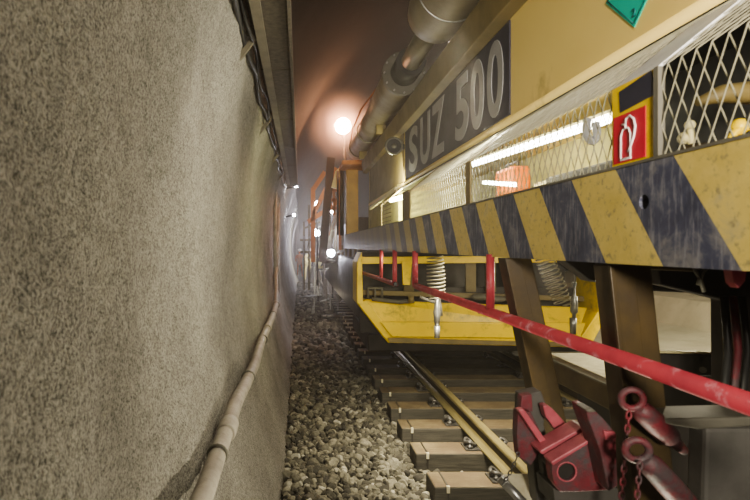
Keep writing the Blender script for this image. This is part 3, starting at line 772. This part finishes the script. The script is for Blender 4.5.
MB().tube([q[3],q[4],q[5]], [.026,.026,.024], 12).build('nozzle', 'chrome', c1)
c2 = coil(at(543,256,3.9), at(563,303,3.9), .072, 12, .0050, 'coil_hose', 'right coiled grey air hose slanting down to a silver coupling')
MB().tube([at(563,306,3.9)+Vector((0,0,0)), at(572,303,3.9), at(574,300,3.9)], .008, 8).build('hose_end', 'zinc', c2)
MB().tube([at(y_x,y,3.9) for y_x,y in ((574,282),(574,295),(574,297),(574,312),(574,314),(574,320))], [.008,.010,.026,.028,.014,.014], 14).build('coupling', 'chrome', c2)
MB().tube([at(573,318,3.9), at(573,334,3.9)], [.026,.022], 12).build('nozzle', 'chrome', c2)
MB().ring(at(574,284,3.9), (0,1,0), .018, .004, 14, 6).tube([at(574,281,3.9), at(574,250,3.9)], .003, 6).build('hook', 'chrome', c2)

# ------------------------------------------------------------------ red coupling bracket at the bottom
br = thing('coupling_bracket', at(570,500,1.4), 'dirty red steel coupling bracket with a round pin hole, in front of the rail', 'bracket')
def plate(px, Y, d, name='side_plate', mat='darkred', bev=.003, vec=None, **kw):
    return MB().prism([at(a,b,Y) for a,b in px], vec or (0,d,0)).build(name, mat, br, bev=bev, **kw)
plate([(522,395),(541,391),(546,404),(544,425),(552,460),(566,510),(538,510),(533,462),(521,425)], 1.50, .05, 'upright_arm', 'slate')
plate([(522,396),(532,394),(533,412),(520,411)], 1.47, .03, 'arm_tip')
plate([(518,411),(531,412),(547,445),(541,451),(531,466),(519,457),(517,436)], 1.44, .035)
plate([(518,410),(524,409),(549,444),(544,449)], 1.415, .025, 'lit_edge', 'rededge')  # light on the bevel put in as a paler red strip
plate([(543,406),(548,405),(554,410),(573,431),(567,437),(562,439),(546,417)], 1.46, .03, 'rib', 'rededge')
plate([(540,451),(583,427),(588,428),(584,434),(547,456),(541,454)], 1.38, .06, 'cross_rib', 'rededge')
plate([(541,454),(586,431),(590,470),(560,500),(548,500)], 1.43, .03, 'inner_plate', 'slate')
# front plate with a round hole
ct = at(567,472,1.33); hole_r = .0235
ol = [at(a,b,1.33) for a,b in ((552,464),(566,455),(581,446),(596,438),(600,452),(604,470),(608,490),(596,491),(578,492),(560,492),(554,483),(552,473))]
m = MB(); n = len(ol); inner = []
for p in ol:
    dd = (p-ct); a = math.atan2(dd.z, dd.x); inner.append(ct+Vector((hole_r*math.cos(a), 0, hole_r*math.sin(a))))
TH = Vector((0,.035,0))
m.add(ol+inner+[p+TH for p in ol]+[p+TH for p in inner],
      [(i,(i+1)%n,n+(i+1)%n,n+i) for i in range(n)]+[(2*n+i,3*n+i,3*n+(i+1)%n,2*n+(i+1)%n) for i in range(n)]
      +[(i,2*n+i,2*n+(i+1)%n,(i+1)%n) for i in range(n)]+[(n+i,n+(i+1)%n,3*n+(i+1)%n,3*n+i) for i in range(n)])
m.build('front_plate', 'darkred', br, bev=.002)
MB().tube([ct+Vector((0,.012,0)), ct+Vector((0,.10,0))], hole_r*.98, 20).build('pin', 'dark', br)
MB().ring(ct+Vector((0,.002,0)), (0,1,0), hole_r+.002, .003, 24, 6).build('hole_rim', 'rededge', br)
plate([(551,462),(595,436),(597,439),(553,466)], 1.325, .045, 'lit_edge', 'rededge')  # lit upper edge of the front plate, drawn in paler red
plate([(586,409),(592,408),(603,418),(616,433),(618,486),(609,492),(600,450),(588,418)], 1.27, .07, 'jaw')
plate([(604,431),(616,432),(617,439),(606,441)], 1.262, .02, 'jaw_face', 'rededge')
plate([(586,410),(592,408),(597,412),(589,413)], 1.262, .05, 'jaw_tip', 'grey')
plate([(553,488),(618,488),(622,506),(556,508)], 1.36, .10, 'base_block', 'slate')
plate([(560,494),(606,500),(606,540),(556,540)], 1.42, .20, 'arm_below', 'slate')
# turnbuckles
for (e, b0, b1, Y, lab) in (((632,399),(641,410),(680,447),1.25,'upper dark red turnbuckle with a ring eye'),((637,450),(648,462),(700,520),1.15,'lower dark red turnbuckle with a ring eye, below the other one')):
    tb = thing('turnbuckle', at(e[0],e[1],Y), lab, 'turnbuckle')
    m = MB(); ec = at(e[0],e[1],Y)
    m.ring(ec, (.25,1,.15), .0245, .0085, 24, 10).build('eye', 'darkred', tb)
    MB().ring(ec+Vector((-.001,-.004,0)), (.25,1,.15), .026, .0035, 24, 8).build('eye_edge', 'rededge', tb)  # paler red ring along the front of the eye
    p, q_ = at(b0[0],b0[1],Y), at(b1[0],b1[1],Y)+Vector((.02,.06,0))
    dd = (q_-p)
    MB().tube([p-dd*.08, p, p+dd*.08, p+dd*.5, p+dd*.92, q_, q_+dd*.5], [.012,.022,.027,.029,.028,.020,.012], 18).build('barrel', 'darkred', tb)
def chain(p0, p1, sag, ln, r, label, mat='clip', bulge=0):
    p0, p1 = Vector(p0), Vector(p1); N = max(3, int((p1-p0).length/(ln*.74))); m = MB()
    pts = [p0.lerp(p1, k/N)+Vector((bulge*math.sin(PI*k/N), 0, -sag*math.sin(PI*k/N))) for k in range(N+1)]
    for k in range(N):
        a, b = pts[k], pts[k+1]; c = (a+b)/2; d = (b-a).normalized()
        s_ = d.cross(Vector((0,1,0))).normalized(); w = s_ if k % 2 == 0 else Vector((0,1,0))*.8+s_*.45
        w.normalize(); loop = []
        for i in range(14):
            th = 2*PI*i/14; loop.append(c+d*(ln*.5*math.cos(th))+w*(ln*.28*math.sin(th)))
        m.tube(loop, r, 6, closed=True)
    return tag(m.build('chain', mat), label, 'chain')
chain(at(629,412,1.20), at(620,512,1.20), 0, .021, .0026, 'rusty link chain hanging from the upper turnbuckle eye', 'darkred')
chain(at(640,462,1.13), at(636,512,1.13), 0, .020, .0026, 'short rusty link chain hanging from the lower turnbuckle eye', 'darkred')
chain(at(519,452,1.44), at(503,484,1.44), .008, .016, .0018, 'small grey chain dangling left of the red bracket', 'clip')
# rod and pale plate in the bottom corner
o = MB().tube([at(500,478,1.5), at(532,512,1.45)], .014, 14).build('steel_rod', 'chrome'); tag(o, 'short shiny steel rod at the bottom edge left of the red bracket', 'rod')
o = MB().prism([at(503,474,1.62), at(537,473,1.62), at(546,512,1.5), at(528,512,1.5)], (0,.01,-.008)).build('pale_plate', 'canvas', bev=.001); tag(o, 'small pale yellow plate beside the steel rod at the bottom edge', 'plate')

# ------------------------------------------------------------------ far end of the tunnel
def lamp_thing(name, c, r, mat, label, post_to=None, arm=None):
    t = thing(name, c, label, 'lamp')
    MB().ball(c, r, 16, 10).build('lens', mat, t)
    MB().tube([Vector(c)+Vector((0,r*.3,0)), Vector(c)+Vector((0,r*1.6,0))], [r*1.15,r*.7], 16).build('housing', 'dark', t)
    if post_to: MB().tube([Vector(c)+Vector((0,r*1.5,0)), post_to], .025, 8).build('arm', 'dark', t)
    return t
LP = at(343,126,9.6)
lamp_thing('work_lamp', LP, .15, 'orangelamp', 'glowing orange work lamp above the far end of the roof duct', (LP.x+.1, 9.8, 3.3))
for (x,y,Y,r,lab) in ((296,186,12,.038,'small cold white lamp highest on the far left'),(294,215,15,.04,'small cold lamp low on the far left wall'),
                      (317,204,17,.09,'cold white lamp left of the dark leaning post'),(332,212,17,.05,'tiny cold lamp right of the dark leaning post'),
                      (316,233,24,.17,'white floodlight among the far machinery'),(331,253,10.4,.075,'brightest white floodlight low beside the far track')):
    c = at(x,y,Y); lamp_thing('far_lamp', c, r, 'bluelamp', lab, (.84, Y+.1, c.z-.03) if Y == 10.4 else (c.x+.05, Y+.3, .02) if x > 296 else (-.46, Y+.2, c.z-.05))
# dark leaning mast, orange frames, pipes
t = thing('mast', at(322,250,11), 'dark leaning steel mast beyond the end of the striped beam', 'mast')
MB().bar(at(331,158,11), at(322,262,11), .17, .16, up=(0,1,0)).build('column', 'dark', t, bev=.01)
MB().bar(at(322,262,11), (.83,11,at(322,262,11).z), .06, .06).build('bracket_arm', 'dark', t)
def frame_thing(name, Y, pts, r, mat, label, cat='frame'):
    t = thing(name, at(pts[0][0][0], pts[0][0][1], Y), label, cat)
    for i, seg in enumerate(pts):
        MB().bar(at(seg[0],seg[1],Y) if not isinstance(seg[0], tuple) else at(*seg[0],Y), at(*seg[1],Y), r, r).build('member', mat, t)
    return t
frame_thing('orange_boom', 14, [((313,215),(336,168)),((313,190),(325,172)),((308,222),(325,211)),((313,188),(313,262)),((325,211),(340,200))], .12, 'farorange', 'orange jointed boom rising left of the dark mast', 'boom')
frame_thing('pipe_rack', 12.5, [((330,190),(342,190)),((334,182),(334,215)),((340,180),(340,250)),((330,236),(336,215)),((336,215),(342,212)),((330,200),(342,200)),((331,208),(342,208))], .07, 'farorange', 'rusty rack of pipes between the mast and the yellow end post', 'rack')
frame_thing('scaffold_frame', 20, [((304,222),(304,290)),((309,205),(309,290)),((300,240),(316,240)),((300,252),(316,252)),((305,228),(320,222))], .08, 'gutter', 'pale scaffold frame standing in the far haze', 'frame')
MB().bar(at(334,188,9.2), at(338,172,9.2), .10, .10).bar(at(337.5,173,9.2), at(344,167,9.2), .10, .10).build('duct_support', 'cream', mach)
frame_thing('hose_bundle', 11.5, [((329,243),(333,225)),((333,225),(337,214)),((326,258),(345,250))], .05, 'chrome', 'bundle of silver pipes at the foot of the mast', 'pipe')
t = thing('far_wagon', (2.2, 18, .33), 'far red-brown wagon side beyond the yellow end box', 'rail vehicle')
MB().box(1.5, 3.6, 13, 24, 1.05, 2.7).build('wagon_body', 'slate', t, bev=.03)
MB().box(1.45, 3.65, 13, 24, .85, 1.05).build('chassis', 'brown', t, bev=.02)
for k in range(8): MB().box(1.44, 1.5, 13.3+k*1.35, 13.42+k*1.35, 1.05, 2.7).build('rib', 'gutter', t)
for Y in (14.2, 22.5):
    for x in RX: MB().tube([(x-.065,Y,.73),(x+.065,Y,.73)], .40, 24).build('wheel', 'dark', t)
rr = random.Random(3)
for lab, Y, x0, x1, y0, y1, mat, r in (('tangle of pale struts and hoses left of the brightest floodlight', 19, 301, 326, 236, 276, 'pipe', .05),
                                  ('dusty rack of tubes behind the dark mast', 16, 324, 342, 212, 262, 'pipe', .06),
                                  ('low heap of silver tubes on the ballast beside the far rail', 14, 312, 340, 268, 312, 'chrome', .035)):
    segs = []
    for k in range(9):
        a, b = rr.uniform(x0, x1), rr.uniform(y0, y1)
        if k % 3: segs.append(((a, b), (a+rr.uniform(-4, 4), min(y1+4, b+rr.uniform(8, 20)))))
        else: segs.append(((a, b), (min(x1+2, a+rr.uniform(5, 12)), b+rr.uniform(-4, 3))))
    segs += [((x0+3, y0), (x0+2, 246+1.93*F/Y)), ((x1-3, y0), (x1-2, 246+1.93*F/Y))]
    frame_thing('strut_rack', Y, segs, r, mat, lab, 'rack')
# loose rods and boxes lying by the far track
for i,(x0,y0,x1,y1,Y,lab) in enumerate(((327,272,345,268,13,'silver rod lying across the far ballast'),(322,276,335,280,13,'short grey rod lying lower on the far ballast'),(300,266,322,270,18,'pale rod lying on the far left ballast'))):
    a, b = at(x0,y0,Y), at(x1,y1,Y+.3); a.z = .12; b.z = .12
    tag(MB().tube([a,b], .04, 8).build('loose_rod', 'chrome'), lab, 'rod')

# workers, small and far off in the haze
def worker(base, h, cloth, legs, lean_, label, helmet='signwhite'):
    t = thing('person', base, label, 'person')
    B = Vector(base); k = h/1.78
    J = {'pel':(0,0,.95),'che':(lean_*.2,0,1.28),'nec':(lean_*.35,0,1.50),'hea':(lean_*.42,0,1.60),'hd2':(lean_*.45,0,1.70),
         'sl':(-.19+lean_*.3,0,1.43),'el':(-.26+lean_*.5,-.08,1.16),'hl':(-.22+lean_*.9,-.28,1.0),'sr':(.19+lean_*.3,0,1.43),'er':(.27+lean_*.5,-.06,1.15),'hr':(.22+lean_*.9,-.26,.98),
         'tl':(-.10,0,.88),'kl':(-.13,-.05,.50),'al':(-.14,.02,.09),'fl':(-.15,-.16,.04),'tr':(.10,0,.88),'kr':(.14,-.02,.50),'ar':(.16,.05,.09),'fr':(.17,-.12,.04)}
    Rd = {'pel':.14,'che':.16,'nec':.06,'hea':.085,'hd2':.085,'sl':.07,'el':.05,'hl':.04,'sr':.07,'er':.05,'hr':.04,'tl':.095,'kl':.065,'al':.045,'fl':.04,'tr':.095,'kr':.065,'ar':.045,'fr':.04}
    E = [('pel','che'),('che','nec'),('nec','hea'),('hea','hd2'),('che','sl'),('sl','el'),('el','hl'),('che','sr'),('sr','er'),('er','hr'),('pel','tl'),('tl','kl'),('kl','al'),('al','fl'),('pel','tr'),('tr','kr'),('kr','ar'),('ar','fr')]
    names = list(J); me = bpy.data.meshes.new('body'); me.from_pydata([Vector(J[n])*k for n in names], [(names.index(a), names.index(b)) for a,b in E], [])
    o = bpy.data.objects.new('body', me); COL.objects.link(o); o.parent = t
    sk = o.modifiers.new('skin','SKIN'); me.skin_vertices if me.skin_vertices else None
    if not me.skin_vertices: 
        import bmesh
        bm = bmesh.new(); bm.from_mesh(me); bm.verts.layers.skin.verify(); bm.to_mesh(me); bm.free()
    for i, n in enumerate(names):
        sv = me.skin_vertices[0].data[i]; sv.radius = (Rd[n]*k, Rd[n]*k*.85); sv.use_root = (n == 'pel')
    ss = o.modifiers.new('sub','SUBSURF'); ss.levels = ss.render_levels = 1
    me.materials.append(M[legs])
    hp = B+Vector(J['hd2'])*k
    MB().tube([B+Vector(p)*k for p in ((0,0,.86),(lean_*.05,0,1.05),(lean_*.2,0,1.28),(lean_*.32,0,1.44),(lean_*.35,0,1.49))], [.17*k,.165*k,.20*k,.19*k,.09*k], 14).build('jacket', cloth, t)
    MB().ball(hp+Vector((0,0,.03)), .125*k, 14, 8, (1,1.15,.8)).tube([hp+Vector((0,0,.0)), hp+Vector((0,0,.015))], .15*k, 14).build('helmet', helmet, t)
    return t
worker((.45,29,-.02), 1.78, 'limeclothes', 'limeclothes', .25, 'far worker in pale yellow clothes stooping between the wall and the track')
worker((.98,25,-.02), 1.75, 'limeclothes', 'navycloth', -.2, 'far worker in a pale jacket and dark trousers beside the rail')
worker((-.02,32,-.02), 1.75, 'vest', 'vest', 0, 'far worker in orange clothes and white helmet close to the left wall')

# ------------------------------------------------------------------ lights
def area(name, loc, target, size, power, col=(1,1,1), sy=None, spread=None):
    l = bpy.data.lights.new(name, 'AREA'); l.energy = power; l.color = col; l.size = size
    if sy: l.shape = 'RECTANGLE'; l.size_y = sy
    if spread: l.spread = spread
    o = bpy.data.objects.new(name, l); COL.objects.link(o); o.location = loc
    o.rotation_euler = (Vector(target)-Vector(loc)).to_track_quat('-Z','Y').to_euler(); return o
def point(name, loc, power, col, r=.1):
    l = bpy.data.lights.new(name, 'POINT'); l.energy = power; l.color = col; l.shadow_soft_size = r
    o = bpy.data.objects.new(name, l); COL.objects.link(o); o.location = loc; return o
WARM = (1,.90,.66)
area('behind_lamp', (.25,-1.3,2.3), (1.1,1.0,2.55), .3, 26, (1,.91,.76), spread=math.radians(75))
area('wall_fill', (.75,-.5,2.8), (-.5,1.0,2.5), .4, 5.0, (1,.95,.88))  # added fill that brightens the left wall, no real lamp
area('front_low_fill', (.25,-.9,1.5), (1.0,2.0,1.3), .35, 1.1, (1,.90,.80))  # unseen fill added to brighten the red bracket from the front
area('under_deck_lamp', (1.35,4.2,1.93), (1.6,4.6,.2), .25, 52, WARM, 1.4, spread=math.radians(95))
area('under_deck_lamp', (3.0,4.3,1.93), (2.6,5.4,.3), .25, 50, WARM, .8)
area('low_lamp', (1.05,1.5,.35), (-.4,2.6,1.2), .04, 26, (1,.92,.7))
area('bay_lamp', (1.04,2.6,2.46), (-.4,2.6,1.9), .05, 45, (1,.95,.75), 1.5)
area('bay_lamp', (1.0,4.9,2.38), (.0,6.4,1.9), .08, 45, (1,.97,.58), 1.0)
area('deck_plate_fill', (2.3,2.9,1.92), (2.2,2.8,1.2), .2, 9, WARM)  # extra light added just to brighten the pale deck plate
point('coil_fill', (1.9,3.3,1.93), 4, WARM, .04)  # added light that lifts the right coil hose out of the dark
area('side_lamp', (4.3,4.5,3.6), (6.6,6.0,1.0), .5, 230, (1,.93,.72))
point('orange_lamp', (LP.x-.10, LP.y-.22, LP.z-.02), 48, (1,.45,.26), .05)
point('far_light', (.9,20,2.6), 150, (.85,.82,1), .1)
point('far_light', (.75,27,1.6), 240, (1,.93,.85), .1)
point('far_light', (.6,36,2.6), 300, (.9,.85,1), .1)
point('far_light', (.42,12.9,3.0), 22, (1,.80,.66), .03)  # added to light up the boom and pipe rack, no lamp here
point('far_light', (.50,10.0,1.75), 2.5, (.95,.92,1), .03)
point('machine_far_light', (.62,11.6,.8), 6, (1,.85,.6), .05)
# ball of denser haze added round the orange lamp to give its halo
hm, nt, out = _nodes('halo_haze')
tc = nt.nodes.new('ShaderNodeTexCoord'); vl = nt.nodes.new('ShaderNodeVectorMath'); vl.operation = 'LENGTH'
nt.links.new(tc.outputs['Object'], vl.inputs[0])
mr = nt.nodes.new('ShaderNodeMapRange'); mr.inputs['From Min'].default_value = .75; mr.inputs['From Max'].default_value = .0; mr.inputs['To Max'].default_value = .55
nt.links.new(vl.outputs['Value'], mr.inputs['Value'])
vsc = nt.nodes.new('ShaderNodeVolumeScatter'); vsc.inputs['Anisotropy'].default_value = .3; vsc.inputs['Color'].default_value = (1,.85,.78,1)
nt.links.new(mr.outputs[0], vsc.inputs['Density']); nt.links.new(vsc.outputs[0], out.inputs['Volume'])
M['halo_haze'] = hm
MB().ball(LP, .76, 20, 14).build('halo_haze', 'halo_haze', bpy.data.objects['work_lamp'])

# ------------------------------------------------------------------ haze, camera
w = bpy.data.worlds.new('tunnel_air'); S.world = w; w.use_nodes = True; nt = w.node_tree; nt.nodes.clear()
out = nt.nodes.new('ShaderNodeOutputWorld'); bg = nt.nodes.new('ShaderNodeBackground')
bg.inputs['Color'].default_value = (.02,.018,.015,1); bg.inputs['Strength'].default_value = .0
nt.links.new(bg.outputs[0], out.inputs['Surface'])
HAZE = True
if HAZE:
    vsn = nt.nodes.new('ShaderNodeVolumeScatter'); vsn.inputs['Color'].default_value = (.95,.88,.80,1)
    vsn.inputs['Density'].default_value = .010; vsn.inputs['Anisotropy'].default_value = .6
    nt.links.new(vsn.outputs[0], out.inputs['Volume'])
cam = bpy.data.cameras.new('camera'); co = bpy.data.objects.new('camera', cam); COL.objects.link(co)
co.location = (0,0,CZ); co.rotation_euler = (PI/2,0,0)
cam.sensor_width = 36; cam.lens = F/750*36; cam.shift_x = (375-VX)/750; cam.shift_y = -(250-VY)/750
cam.clip_start = .02; cam.clip_end = 200
cam.dof.use_dof = True; cam.dof.focus_distance = 3.6; cam.dof.aperture_fstop = 5.0
S.camera = co
S.view_settings.view_transform = 'AgX'; S.view_settings.look = 'AgX - Medium High Contrast'; S.view_settings.exposure = 0.36
